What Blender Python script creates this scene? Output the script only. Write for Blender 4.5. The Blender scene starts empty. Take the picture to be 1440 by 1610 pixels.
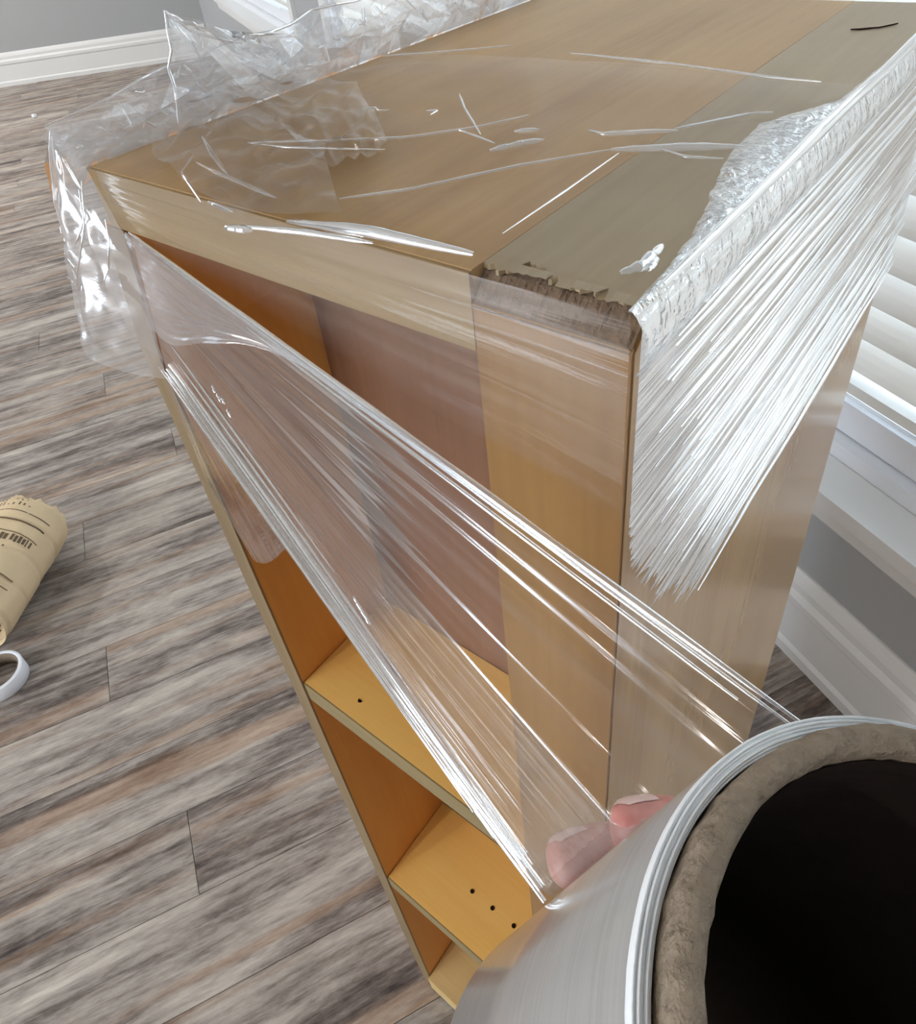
import bpy, bmesh, math, random
from mathutils import Vector, Matrix, noise
random.seed(7)
S = bpy.context.scene
COL = S.collection

# ------------------------------------------------------------------ camera
FPX, PPX, PPY = 1157.49, 720.0, 650.0            # focal length and principal point of the cropped phone picture
CAM = Vector((0.0685, -0.1436, 1.196))
CR = Vector((0.7855, 0.6112, -0.0973)).normalized()
CF = Vector((-0.53, 0.583, -0.6158)).normalized()
CU = CR.cross(CF).normalized()
CR = CF.cross(CU).normalized()
cd = bpy.data.cameras.new('camera')
cd.sensor_fit = 'AUTO'; cd.sensor_width = 36.0
cd.lens = FPX / 1610.0 * 36.0
cd.shift_x = 0.0
cd.shift_y = -(805.0 - PPY) / 1610.0
cd.clip_start = 0.005
cam = bpy.data.objects.new('camera', cd); COL.objects.link(cam)
cam.matrix_world = Matrix(((CR.x, CU.x, -CF.x, CAM.x), (CR.y, CU.y, -CF.y, CAM.y), (CR.z, CU.z, -CF.z, CAM.z), (0, 0, 0, 1)))
S.camera = cam

# ------------------------------------------------------------------ world, exposure
S.view_settings.view_transform = 'Standard'
S.view_settings.look = 'None'
S.view_settings.gamma = 1.0
S.view_settings.use_curve_mapping = False
S.view_settings.exposure = 0.32
SKY = 7.0
w = bpy.data.worlds.new('sky'); S.world = w; w.use_nodes = True
bgn = w.node_tree.nodes['Background']
bgn.inputs[0].default_value = (0.74, 0.86, 1.0, 1); bgn.inputs[1].default_value = SKY
S.cycles.use_denoising = True
S.cycles.max_bounces = 10
S.cycles.diffuse_bounces = 4
S.cycles.glossy_bounces = 4
S.cycles.transmission_bounces = 4
S.cycles.transparent_max_bounces = 24
S.cycles.sample_clamp_indirect = 6.0
S.cycles.caustics_reflective = True
S.cycles.blur_glossy = 1.0
S.cycles.caustics_refractive = False

# room frame: window wall through A0, WD along it (away from the camera), WN into the room
A0 = Vector((-0.054, 0.781, 0.0))
WD = Vector((-0.886, 0.4637, 0.0)).normalized()
WN = Vector((-WD.y, WD.x, 0.0)); WN = WN if WN.dot(-A0) > 0 else -WN
CEIL = 2.6
UB = 6.16                                       # corner with the far wall
BD = Vector((0.6458, 0.7635, 0.0)).normalized()  # far wall, towards the window wall
ROOM_D, U0 = 5.2, -2.4
def W(u, n, z): return A0 + WD * u + WN * n + Vector((0, 0, z))
ROOM_ROT = Matrix((( WD.x, WN.x, 0), (WD.y, WN.y, 0), (0, 0, 1))).to_4x4()
def room_matrix(u, n, z): return Matrix.Translation(W(u, n, z)) @ ROOM_ROT

def portal(name, u, n, z, sx, sz, ang):
    d = bpy.data.lights.new(name, 'AREA'); d.shape = 'RECTANGLE'; d.size = sx; d.size_y = sz; d.energy = 1
    d.cycles.is_portal = True
    o = bpy.data.objects.new(name, d); COL.objects.link(o)
    dirs = {'wall': WN, 'back': -WN, 'side': WD}[ang]
    zx = -dirs; yx = Vector((0, 0, 1)); xx = yx.cross(zx)
    o.matrix_world = Matrix(((xx.x, yx.x, zx.x, 0), (xx.y, yx.y, zx.y, 0), (xx.z, yx.z, zx.z, 0), (0, 0, 0, 1)))
    o.location = W(u, n, z)
    return o
# ------------------------------------------------------------------ node helpers
class NT:
    def __init__(s, name):
        s.m = bpy.data.materials.new(name); s.m.use_nodes = True
        s.t = s.m.node_tree; s.t.nodes.clear()
        s.out = s.t.nodes.new('ShaderNodeOutputMaterial')
    def n(s, typ, ins=None, **kw):
        nd = s.t.nodes.new('ShaderNode' + typ)
        for k, v in kw.items(): setattr(nd, k, v)
        for k, v in (ins or {}).items(): s.put(nd.inputs[k], v)
        return nd
    def put(s, sock, v):
        if isinstance(v, bpy.types.NodeSocket): s.t.links.new(v, sock)
        elif isinstance(v, bpy.types.Node): s.t.links.new(v.outputs[0], sock)
        else:
            if isinstance(v, (tuple, list)) and len(v) == 3 and sock.type == 'RGBA': v = (*v, 1)
            sock.default_value = v
    def ramp(s, fac, stops, interp='LINEAR'):
        r = s.n('ValToRGB', {0: fac}); e = r.color_ramp; e.interpolation = interp
        while len(e.elements) < len(stops): e.elements.new(0.5)
        for el, (p, c) in zip(e.elements, stops):
            el.position = p; el.color = (*c, 1) if len(c) == 3 else c
        return r.outputs[0]
    def math(s, op, a, b=0.0, clamp=False):
        return s.n('Math', {0: a, 1: b}, operation=op, use_clamp=clamp).outputs[0]
    def mix(s, f, a, b, mode='MIX'):
        m = s.n('Mix', data_type='RGBA', blend_type=mode)
        s.put(m.inputs[0], f); s.put(m.inputs[6], a); s.put(m.inputs[7], b); return m.outputs[2]
    def noise(s, vec, scale, detail=4, rough=.55, dist=0.0):
        return s.n('TexNoise', {'Vector': vec, 'Scale': scale, 'Detail': detail, 'Roughness': rough, 'Distortion': dist}).outputs[0]
    def mapped(s, src, scale=(1, 1, 1), loc=(0, 0, 0), rot=(0, 0, 0)):
        return s.n('Mapping', {'Vector': src, 'Scale': scale, 'Location': loc, 'Rotation': rot}).outputs[0]
    def coord(s, which): return s.n('TexCoord').outputs[which]
    def end(s, sh): s.t.links.new(sh if isinstance(sh, bpy.types.NodeSocket) else sh.outputs[0], s.out.inputs[0]); return s.m

def srgb(r, g, b):
    f = lambda c: (c / 255 / 12.92) if c <= 10 else ((c / 255 + .055) / 1.055) ** 2.4
    return (f(r), f(g), f(b))

def plain(name, col, rough=.5, spec=.5, bump=0.0, bscale=40, var=.06, coat=0.0):
    t = NT(name); co = t.coord('Object')
    nz = t.noise(co, bscale, 4)
    c = t.mix(nz, tuple(x * (1 - var) for x in col), tuple(min(1, x * (1 + var)) for x in col))
    b = t.n('BsdfPrincipled', {'Base Color': c, 'Roughness': rough, 'Specular IOR Level': spec, 'Coat Weight': coat, 'Coat Roughness': .1})
    if bump: t.put(b.inputs['Normal'], t.n('Bump', {'Strength': bump, 'Distance': .002, 'Height': nz}).outputs[0])
    return t.end(b)

def wood(name, dark, light, axis, rough=.3, coat=.0, coatr=.12, fine=1.0, bump=.08, spec=.5):
    t = NT(name); co = t.coord('Object')
    sc = [22, 22, 22]; sc[axis] = 1.6
    v = t.mapped(co, sc)
    broad = t.noise(v, 1.0, 3, .5, .6)
    sf = [260 * fine] * 3; sf[axis] = 9
    grain = t.noise(t.mapped(co, sf), 1.0, 3, .6)
    mott = t.noise(co, 9.0, 3, .6)
    k = t.math('ADD', t.math('MULTIPLY', broad, .55), t.math('ADD', t.math('MULTIPLY', grain, .25), t.math('MULTIPLY', mott, .25)))
    c = t.ramp(k, [(.36, dark), (.66, light)])
    bsdf = t.n('BsdfPrincipled', {'Base Color': c, 'Roughness': rough, 'Specular IOR Level': spec, 'Coat Weight': coat, 'Coat Roughness': coatr})
    t.put(bsdf.inputs['Normal'], t.n('Bump', {'Strength': bump, 'Distance': .001, 'Height': grain}).outputs[0])
    return t.end(bsdf)

def film(name, haze=.06, rough=.07, streak=(2, 120), sbump=.25, wrinkle=0.0, wscale=30, gain=1.7, hazestreak=.0, tint=(.985, .985, .985), ior=1.5, sdist=.002, fade=False):
    """Thin clear stretch film: mostly see-through, Fresnel sheen from both faces, faint white haze where it is thick."""
    t = NT(name); uv = t.coord('UV'); co = t.coord('Object')
    st = t.noise(t.mapped(uv, (streak[0], streak[1], 1)), 1.0, 3, .6)
    st2 = t.noise(t.mapped(uv, (streak[0] * .6, streak[1] * .27, 1), (3.1, 1.7, 0)), 1.0, 2, .5)
    h = t.math('ADD', t.math('MULTIPLY', st, .5), st2)
    nrm = t.n('Bump', {'Strength': sbump, 'Distance': sdist, 'Height': h}).outputs[0]
    if wrinkle:
        n_a = t.math('ABSOLUTE', t.math('SUBTRACT', t.noise(t.mapped(co, (1, .55, .8), (0, 0, 0), (.4, .3, .7)), wscale, 2, .5, .4), .5))
        n_b = t.math('ABSOLUTE', t.math('SUBTRACT', t.noise(t.mapped(co, (.6, 1, 1.2), (3, 1, 2), (.2, .9, .1)), wscale * 1.9, 2, .5, .4), .5))
        nrm = t.n('Bump', {'Strength': wrinkle, 'Distance': .008, 'Height': t.math('ADD', n_a, t.math('MULTIPLY', n_b, .5)), 'Normal': nrm}).outputs[0]
    fr = t.n('Fresnel', {'IOR': ior, 'Normal': nrm}).outputs[0]
    fr = t.math('MULTIPLY', fr, gain, True)
    gl = t.n('BsdfGlossy', {'Color': (1, 1, 1), 'Roughness': rough, 'Normal': nrm})
    tr = t.n('BsdfTransparent', {'Color': tint})
    df = t.n('BsdfDiffuse', {'Color': (.9, .9, .92)})
    tl = t.n('BsdfTranslucent', {'Color': (.9, .9, .92)})
    hz = t.n('MixShader', {0: .45, 1: df.outputs[0], 2: tl.outputs[0]})
    hs = t.ramp(st, [(.45, (0, 0, 0)), (.75, (1, 1, 1))])
    hf = t.math('ADD', haze, t.math('MULTIPLY', hs, hazestreak), True)
    if fade:
        vv = t.n('SeparateXYZ', {0: uv}).outputs[1]; k = t.math('SUBTRACT', 1.0, t.math('POWER', vv, 1.5), True)
        hf = t.math('MULTIPLY', hf, k); fr = t.math('MULTIPLY', fr, k)
    a = t.n('MixShader', {0: hf, 1: tr.outputs[0], 2: hz.outputs[0]})
    return t.end(t.n('MixShader', {0: fr, 1: a.outputs[0], 2: gl.outputs[0]}))

# ------------------------------------------------------------------ object helpers
def link(o, parent=None):
    COL.objects.link(o)
    if parent: o.parent = parent
    return o
def mesh_obj(name, me, mat, parent=None):
    o = bpy.data.objects.new(name, me)
    if mat and not me.materials: me.materials.append(mat)
    return link(o, parent)
def obj(name, bm, mat, parent=None, smooth=False, bevel=0.0):
    if bevel: bmesh.ops.bevel(bm, geom=[e for e in bm.edges if len(e.link_faces) == 2 and e.calc_face_angle(0) > .6], offset=bevel, segments=2, affect='EDGES', profile=.5)
    bmesh.ops.recalc_face_normals(bm, faces=bm.faces)
    me = bpy.data.meshes.new(name); bm.to_mesh(me); bm.free()
    if smooth:
        for p in me.polygons: p.use_smooth = True
    return mesh_obj(name, me, mat, parent)
def empty(name, loc=(0, 0, 0), label=None, cat=None, group=None, matrix=None):
    o = bpy.data.objects.new(name, None); link(o); o.empty_display_size = .05
    if matrix is not None: o.matrix_world = matrix
    else: o.location = loc
    if label: tag(o, label, cat, group)
    return o
def tag(o, label, cat=None, group=None):
    o['label'] = label
    if cat: o['category'] = cat
    if group: o['group'] = group
    return o
def structure(o): o['kind'] = 'structure'; return o
def box(bm, x0, x1, y0, y1, z0, z1, f=None):
    P = [(x0, y0, z0), (x1, y0, z0), (x1, y1, z0), (x0, y1, z0), (x0, y0, z1), (x1, y0, z1), (x1, y1, z1), (x0, y1, z1)]
    v = [bm.verts.new(f(*p) if f else p) for p in P]
    for q in ((3, 2, 1, 0), (4, 5, 6, 7), (0, 1, 5, 4), (1, 2, 6, 5), (2, 3, 7, 6), (3, 0, 4, 7)): bm.faces.new([v[i] for i in q])
    return v
def boxobj(name, x0, x1, y0, y1, z0, z1, mat, parent=None, bevel=0.0, f=None):
    bm = bmesh.new(); box(bm, x0, x1, y0, y1, z0, z1, f); return obj(name, bm, mat, parent, bevel=bevel)
def prism(name, prof, axis_a, axis_b, mat, parent=None, fn=None):
    """Profile of (n, z) points swept from u=axis_a to u=axis_b in the room frame of its parent."""
    bm = bmesh.new(); A = [bm.verts.new((axis_a, n, z)) for n, z in prof]; B = [bm.verts.new((axis_b, n, z)) for n, z in prof]
    k = len(prof)
    for i in range(k): bm.faces.new((A[i], A[(i + 1) % k], B[(i + 1) % k], B[i]))
    bm.faces.new(A[::-1]); bm.faces.new(B)
    return obj(name, bm, mat, parent)
def tube(bm, pts, rad, seg=8, cap=True):
    pts = [Vector(p) for p in pts]; rings = []
    rads = rad if isinstance(rad, (list, tuple)) else [rad] * len(pts)
    ref = Vector((.31, .17, .93))
    for i, p in enumerate(pts):
        d = (pts[min(i + 1, len(pts) - 1)] - pts[max(i - 1, 0)]).normalized()
        a = d.cross(ref).normalized(); b = d.cross(a)
        rings.append([bm.verts.new(p + (a * math.cos(2 * math.pi * k / seg) + b * math.sin(2 * math.pi * k / seg)) * rads[i]) for k in range(seg)])
    for r, q in zip(rings, rings[1:]):
        for k in range(seg): bm.faces.new((r[k], r[(k + 1) % seg], q[(k + 1) % seg], q[k]))
    if cap: bm.faces.new(rings[0][::-1]); bm.faces.new(rings[-1])
def sheet(name, parent, nu, nv, fn, mat, smooth=True, jit=0.0):
    """Open film surface from fn(u, v) with u, v in 0..1; UV follows u, v. Unsmoothed sheets are folded into random flat facets."""
    bm = bmesh.new(); uvl = bm.loops.layers.uv.new('UVMap'); r = random.Random(nu * 31 + nv)
    g = []
    for i in range(nu + 1):
        row = []
        for j in range(nv + 1):
            a, b = i / nu, j / nv
            if not smooth:
                if 0 < i < nu: a += r.uniform(-.42, .42) / nu
                if 0 < j < nv: b += r.uniform(-.42, .42) / nv
            p = Vector(fn(a, b))
            if jit and 0 < j: p += Vector((r.uniform(-1, 1), r.uniform(-1, 1), r.uniform(-1, 1))) * jit
            row.append((bm.verts.new(p), a, b))
        g.append(row)
    def face(q):
        f = bm.faces.new([x[0] for x in q]); f.smooth = smooth
        for lp, x in zip(f.loops, q): lp[uvl].uv = (x[1], x[2])
    for i in range(nu):
        for j in range(nv):
            A, B, C, D = g[i][j], g[i + 1][j], g[i + 1][j + 1], g[i][j + 1]
            if smooth: face((A, B, C, D))
            elif r.random() < .5: face((A, B, C)); face((A, C, D))
            else: face((A, B, D)); face((B, C, D))
    me = bpy.data.meshes.new(name); bm.to_mesh(me); bm.free()
    return mesh_obj(name, me, mat, parent)
def lerp(a, b, t): return a + (b - a) * t
def poly(pts, t):
    """Point at fraction t along a polyline."""
    pts = [Vector(p) for p in pts]
    ls = [(b - a).length for a, b in zip(pts, pts[1:])]; d = t * sum(ls)
    for a, b, l in zip(pts, pts[1:], ls):
        if d <= l + 1e-9: return a.lerp(b, min(1, d / max(l, 1e-9)))
        d -= l
    return pts[-1].copy()
def n1(x, s=0.0): return noise.noise(Vector((x, s * 7.3 + .31, s * 3.7 + 1.9)))
def crumple(p, sc, amp, seed=0.0):
    q = Vector(p) * sc + Vector((seed, seed * 1.7, -seed))
    return (.42 - 1.6 * abs(noise.noise(q)) + .55 * noise.noise(q * 2.1 + Vector((4, 1, 2)))) * amp
def smoothstep(a, b, x):
    t = max(0, min(1, (x - a) / (b - a))); return t * t * (3 - 2 * t)

# ------------------------------------------------------------------ materials
M_WALL = plain('wall_paint', srgb(174, 175, 175), .75, .25, .15, 220, .02)
M_CEIL = plain('ceiling_paint', srgb(235, 233, 228), .85, .2, .1, 120, .02)
M_TRIM = plain('trim_paint', srgb(232, 231, 228), .38, .5, 0, 20, .015)
M_SUB = plain('floor_gap', srgb(52, 46, 42), .8, .2)
M_SASH = plain('window_vinyl', srgb(238, 240, 244), .35, .5, 0, 10, .01)

def m_slat():
    t = NT('blind_slat'); d = t.n('BsdfPrincipled', {'Base Color': srgb(238, 236, 232), 'Roughness': .45})
    tl = t.n('BsdfTranslucent', {'Color': srgb(240, 234, 226)})
    return t.end(t.n('MixShader', {0: .27, 1: d.outputs[0], 2: tl.outputs[0]}))
M_SLAT = m_slat()
def m_glass():
    t = NT('window_glass'); g = t.n('BsdfGlossy', {'Roughness': .0}); tr = t.n('BsdfTransparent', {'Color': (.93, .96, .97)})
    return t.end(t.n('MixShader', {0: t.math('MULTIPLY', t.n('Fresnel', {'IOR': 1.5}).outputs[0], 1.0), 1: tr.outputs[0], 2: g.outputs[0]}))
M_GLASS = m_glass()

def m_plank():
    t = NT('rustic_plank'); co = t.coord('Object')
    rnd = t.n('ObjectInfo').outputs['Random']
    off = t.n('CombineXYZ', {0: t.math('MULTIPLY', rnd, 37.0), 1: t.math('MULTIPLY', rnd, 91.0), 2: t.math('MULTIPLY', rnd, 13.0)}).outputs[0]
    v = t.n('VectorMath', {0: co, 1: off}, operation='ADD').outputs[0]
    wob = t.noise(t.mapped(v, (6, 1.5, 1)), 1.0, 3)
    vv = t.n('VectorMath', {0: v, 1: t.n('CombineXYZ', {0: t.math('MULTIPLY', wob, .03)}).outputs[0]}, operation='ADD').outputs[0]
    st = t.noise(t.mapped(vv, (30, 1.3, 1)), 1.0, 6, .66)
    st2 = t.noise(t.mapped(vv, (90, 5.0, 1), (4, 2, 0)), 1.0, 6, .7)
    bl = t.noise(t.mapped(vv, (14, 4.5, 1), (8, 5, 0)), 1.0, 5, .65)
    fine = t.noise(t.mapped(vv, (300, 26, 1)), 1.0, 3, .7)
    k = t.math('ADD', t.math('MULTIPLY', st, .78), t.math('ADD', t.math('MULTIPLY', st2, .22), t.math('MULTIPLY', t.math('SUBTRACT', bl, .5), .55)))
    mo = t.noise(t.mapped(vv, (120, 24, 1), (2, 7, 0)), 1.0, 6, .75)
    mo2 = t.noise(t.mapped(vv, (36, 7, 1), (5, 3, 0)), 1.0, 5, .7, 1.0)
    k = t.math('ADD', k, t.math('ADD', t.math('MULTIPLY', t.math('SUBTRACT', mo, .5), .30), t.math('MULTIPLY', t.math('SUBTRACT', mo2, .5), .30)))
    k = t.math('ADD', k, t.math('MULTIPLY', t.math('SUBTRACT', rnd, .5), .07))
    k = t.math('ADD', k, t.math('MULTIPLY', t.math('SUBTRACT', fine, .5), .22))
    c = t.ramp(k, [(.27, srgb(62, 54, 51)), (.40, srgb(114, 103, 96)), (.50, srgb(150, 140, 132)), (.60, srgb(174, 164, 154)), (.76, srgb(204, 194, 181))])
    tan = t.ramp(t.noise(t.mapped(vv, (20, .9, 1), (1, 9, 0)), 1.0, 4, .6), [(.52, (0, 0, 0)), (.66, (1, 1, 1))])
    c = t.mix(t.math('MULTIPLY', tan, .5), c, t.mix(k, srgb(120, 84, 60), srgb(206, 172, 138)))
    b = t.n('BsdfPrincipled', {'Base Color': c, 'Roughness': t.math('ADD', .42, t.math('MULTIPLY', st2, .2)), 'Specular IOR Level': .22})
    t.put(b.inputs['Normal'], t.n('Bump', {'Strength': .25, 'Distance': .0015, 'Height': t.math('ADD', st2, fine)}).outputs[0])
    return t.end(b)
M_PLANK = m_plank()

# ------------------------------------------------------------------ room shell
rm = room_matrix(0, 0, 0)
def placed(o, m=rm): o.matrix_world = m; return o
K = (W(0, 0, 0) + WD * UB)                       # corner of window wall and far wall
# floor base polygon (slab), extends under the walls
fl = empty('floor', (0, 0, 0)); structure(fl)
base = boxobj('floor_base', U0 - .2, 9.4, -.1, ROOM_D + .2, -.06, -.0085, M_SUB, fl); base.matrix_local = rm
PW, PL = .1345, 1.24
def plank_mesh(l):
    bm = bmesh.new(); h = .0085; g = .00045; b = .0008
    x0, x1, y0, y1 = -PW / 2 + g, PW / 2 - g, -l / 2 + g, l / 2 - g
    lo = [bm.verts.new(p) for p in ((x0, y0, -h), (x1, y0, -h), (x1, y1, -h), (x0, y1, -h))]
    mi = [bm.verts.new(p) for p in ((x0, y0, -b * .6), (x1, y0, -b * .6), (x1, y1, -b * .6), (x0, y1, -b * .6))]
    hi = [bm.verts.new(p) for p in ((x0 + b, y0 + b, 0), (x1 - b, y0 + b, 0), (x1 - b, y1 - b, 0), (x0 + b, y1 - b, 0))]
    for A, B in ((lo, mi), (mi, hi)):
        for i in range(4): bm.faces.new((A[i], A[(i + 1) % 4], B[(i + 1) % 4], B[i]))
    bm.faces.new(hi); bm.faces.new(lo[::-1])
    me = bpy.data.meshes.new('plank'); bm.to_mesh(me); bm.free(); me.materials.append(M_PLANK); return me
pm = plank_mesh(PL)
def seen(P, mx):
    d = Vector(P) - CAM; z = d.dot(CF)
    if z <= .05: return False
    x = PPX + FPX * d.dot(CR) / z; y = PPY - FPX * d.dot(CU) / z
    return -mx < x < 1440 + mx and -mx < y < 1610 + mx
spots = []
rng = random.Random(11)
ncol = int((8.2 - U0) / PW)
FJ = rng.random()
for i in range(ncol):
    u = U0 + .03 + PW * (i + .5)
    ph = (i * .37 + rng.random() * .3) % 1.0 * PL
    for k in range(-1, 5):
        n = k * PL + ph + PL / 2 - PL
        if n + PL / 2 < .0 or n - PL / 2 > ROOM_D: continue
        vis = any(seen(W(u, min(ROOM_D, max(0, n + q * PL / 2)), 0), 40) for q in (-1, -.5, 0, .5, 1))
        spots.append((0 if vis else 1, (W(u, n, 0) - CAM).length, u, n))
spots.sort()
stuff_v = []
for r, (inv, dist, u, n) in enumerate(spots):
    y0, y1 = max(0.0, n - PL / 2), min(ROOM_D, n + PL / 2)
    if r < 285 and dist < 8.5:
        full = (y0 == n - PL / 2 and y1 == n + PL / 2)
        me = pm if full else plank_mesh(y1 - y0)
        o = bpy.data.objects.new('plank', me); link(o, fl); o.matrix_local = room_matrix(u, (y0 + y1) / 2, 0)
    else: stuff_v.append((u, y0, y1))
bm = bmesh.new()
for u, y0, y1 in stuff_v: box(bm, u - PW / 2 + .001, u + PW / 2 - .001, y0 + .001, y1 - .001, -.008, -.0002)
rest = obj('far_planks', bm, M_PLANK, fl); rest.matrix_local = rm; rest['kind'] = 'stuff'

# walls with openings (built as boxes round the openings)
def wall_boxes(bm, u0, u1, n0, n1, ops):
    ops = sorted(ops); x = u0
    for a, b, z0, z1 in ops:
        box(bm, x, a, n0, n1, 0, CEIL); box(bm, a, b, n0, n1, 0, z0); box(bm, a, b, n0, n1, z1, CEIL); x = b
    box(bm, x, u1, n0, n1, 0, CEIL)
WINS = [(-1.35, 1.02, .396, 2.16), (1.16, 2.36, .396, 2.16), (2.95, 4.95, .53, 2.16)]
bm = bmesh.new(); wall_boxes(bm, U0 - .15, 8.0, -.13, 0.0, WINS)
structure(placed(obj('wall_window', bm, M_WALL)))
# far wall (left in the picture)
far_m = Matrix.Translation(K) @ Matrix(((-BD.x, BD.y, 0), (-BD.y, -BD.x, 0), (0, 0, 1))).to_4x4()
# local x runs along the far wall away from the corner, local y points out of the room
o = boxobj('wall_left', -.3, 6.4, 0, .13, 0, CEIL, M_WALL)
inward = Vector((BD.y, -BD.x, 0)); inward = inward if inward.dot(W(0, 1, 0) - K) > 0 else -inward
far_m = Matrix.Translation(K) @ Matrix(((-BD.x, -inward.x, 0), (-BD.y, -inward.y, 0), (0, 0, 1))).to_4x4()
structure(placed(o, far_m))
# walls behind the camera, with wide unseen openings added to let more daylight in
bm = bmesh.new(); wall_boxes(bm, U0 - .15, 9.6, ROOM_D, ROOM_D + .13, [(-1.7, .5, .0, 2.2), (6.0, 8.6, .0, 2.2)])
structure(placed(obj('wall_rear', bm, M_WALL)))
structure(placed(boxobj('wall_right', U0 - .13, U0, 0, ROOM_D, 0, CEIL, M_WALL)))
structure(placed(boxobj('ceiling', U0 - .2, 9.6, -.14, ROOM_D + .2, CEIL, CEIL + .1, M_CEIL)))
portal('daylight_portal', -.6, ROOM_D + .02, 1.1, 2.2, 2.2, 'back')
portal('daylight_portal', 7.3, ROOM_D + .02, 1.1, 2.6, 2.2, 'back')
for a, b, z0, z1 in WINS: portal('daylight_portal', (a + b) / 2, -.12, (z0 + z1) / 2, b - a, z1 - z0, 'wall')

# baseboards with a stepped profile
BB = [(0, 0), (.021, 0), (.021, .022), (.016, .030), (.016, .118), (.020, .126), (.020, .140), (.013, .150), (.013, .166), (.008, .180), (.004, .188), (0, .188)]
structure(placed(prism('baseboard_window', BB, U0, UB - .01, M_TRIM)))
BBF = [(-n, z * 1.22) for n, z in BB]
structure(placed(prism('baseboard_left', BBF, .012, 6.2, M_TRIM), far_m))

# ------------------------------------------------------------------ windows and blinds
SPW = .0615
def make_slat(L):
    prof = []
    for s in range(7):
        a = (s / 6 - .5); prof.append((a * SPW, .0035 * (1 - 4 * a * a)))
    top = prof; bot = [(x, z - .0028) for x, z in prof[::-1]]
    P = top + bot
    bm = bmesh.new(); A = [bm.verts.new((-L / 2, x, z)) for x, z in P]; B = [bm.verts.new((L / 2, x, z)) for x, z in P]
    k = len(P)
    for i in range(k): bm.faces.new((A[i], A[(i + 1) % k], B[(i + 1) % k], B[i]))
    for A_ in (A, B): bm.faces.new(A_)
    bmesh.ops.recalc_face_normals(bm, faces=bm.faces)
    me = bpy.data.meshes.new('slat'); bm.to_mesh(me); bm.free(); me.materials.append(M_SLAT); return me
def window(idx, a, b, z0, z1, blind_bottom, label):
    wd = empty('window_%d' % idx, matrix=room_matrix((a + b) / 2, 0, 0)); structure(wd); h = (b - a) / 2
    P = lambda nm, *q, mat=M_TRIM, bevel=.002: boxobj(nm, *q, mat, wd, bevel)
    # stool, apron, casing
    bm = bmesh.new(); box(bm, -h - .11, h + .11, -.037, .036, z0 - .022, z0 + .003); obj('stool', bm, M_TRIM, wd, bevel=.006)
    AP = [(0, z0 - .022), (.030, z0 - .022), (.030, z0 - .030), (.020, z0 - .040), (.017, z0 - .064), (.010, z0 - .074), (0, z0 - .074)]
    prism('apron', AP, -h - .09, h + .09, M_TRIM, wd)
    for sx in (-1, 1): P('casing', min(sx * h, sx * (h + .062)), max(sx * h, sx * (h + .062)), 0, .017, z0, z1 + .07)
    P('head_casing', -h - .07, h + .07, 0, .019, z1, z1 + .08)
    # frame, sash, glass
    for sx in (-1, 1): P('jamb', min(sx * h, sx * (h - .03)), max(sx * h, sx * (h - .03)), -.115, -.001, z0, z1, mat=M_SASH)
    P('frame_sill', -h + .03, h - .03, -.115, -.038, z0, z0 + .030, mat=M_SASH, bevel=.003)
    P('sash_rail', -h + .03, h - .03, -.105, -.060, z0 + .033, z0 + .100, mat=M_SASH, bevel=.004)
    P('sash_rail', -h + .03, h - .03, -.105, -.060, (z0 + z1) / 2 - .03, (z0 + z1) / 2 + .03, mat=M_SASH, bevel=.004)
    P('sash_lift', -h * .5, h * .5, -.060, -.050, z0 + .085, z0 + .094, mat=M_SASH, bevel=.002)
    P('sash_rail', -h + .03, h - .03, -.105, -.060, z1 - .06, z1 - .001, mat=M_SASH, bevel=.004)
    n_m = max(1, round((b - a) / 1.2))
    for k in range(n_m + 1):
        x = -h + .055 + (2 * h - .11) * k / n_m
        P('sash_stile', x - .022, x + .022, -.106, -.059, z0 + .034, z1 - .002, mat=M_SASH, bevel=.004)
    boxobj('glass_pane', -h + .04, h - .04, -.086, -.080, z0 + .09, z1 - .05, M_GLASS, wd)
    # blind
    bl = empty('window_blind', matrix=room_matrix((a + b) / 2, -.030, 0)); tag(bl, label, 'blind')
    me = make_slat(2 * h - .075)
    z = blind_bottom + .055; tilt = math.radians(61)
    while z < z1 - .07:
        o = bpy.data.objects.new('slat', me); link(o, bl); o.location = (0, 0, z); o.rotation_euler = (-tilt + rng.uniform(-.03, .03), 0, 0); z += .0500
    bm = bmesh.new(); box(bm, -h + .037, h - .037, -.026, .026, blind_bottom, blind_bottom + .016); obj('bottom_rail', bm, M_SLAT, bl, bevel=.004)
    bm = bmesh.new(); box(bm, -h + .032, h - .032, -.028, .028, z1 - .055, z1 - .002); obj('headrail', bm, M_SLAT, bl, bevel=.004)
    for k in range(3 if h < .8 else 4):
        x = -h + .18 + (2 * h - .36) * k / (2 if h < .8 else 3)
        bm = bmesh.new(); tube(bm, [(x, .030, blind_bottom + .01), (x, .031, z1 - .03)], .0009, 5); obj('ladder_cord', bm, M_SLAT, bl)
    return wd
window(1, *WINS[0], .545, 'white slatted blind beside the right face of the wrapped bookcase')
window(2, *WINS[1], .545, 'white blind behind the crumpled film at the top edge of the picture')
window(3, *WINS[2], .680, 'white blind in the farthest window near the grey wall corner')

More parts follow.
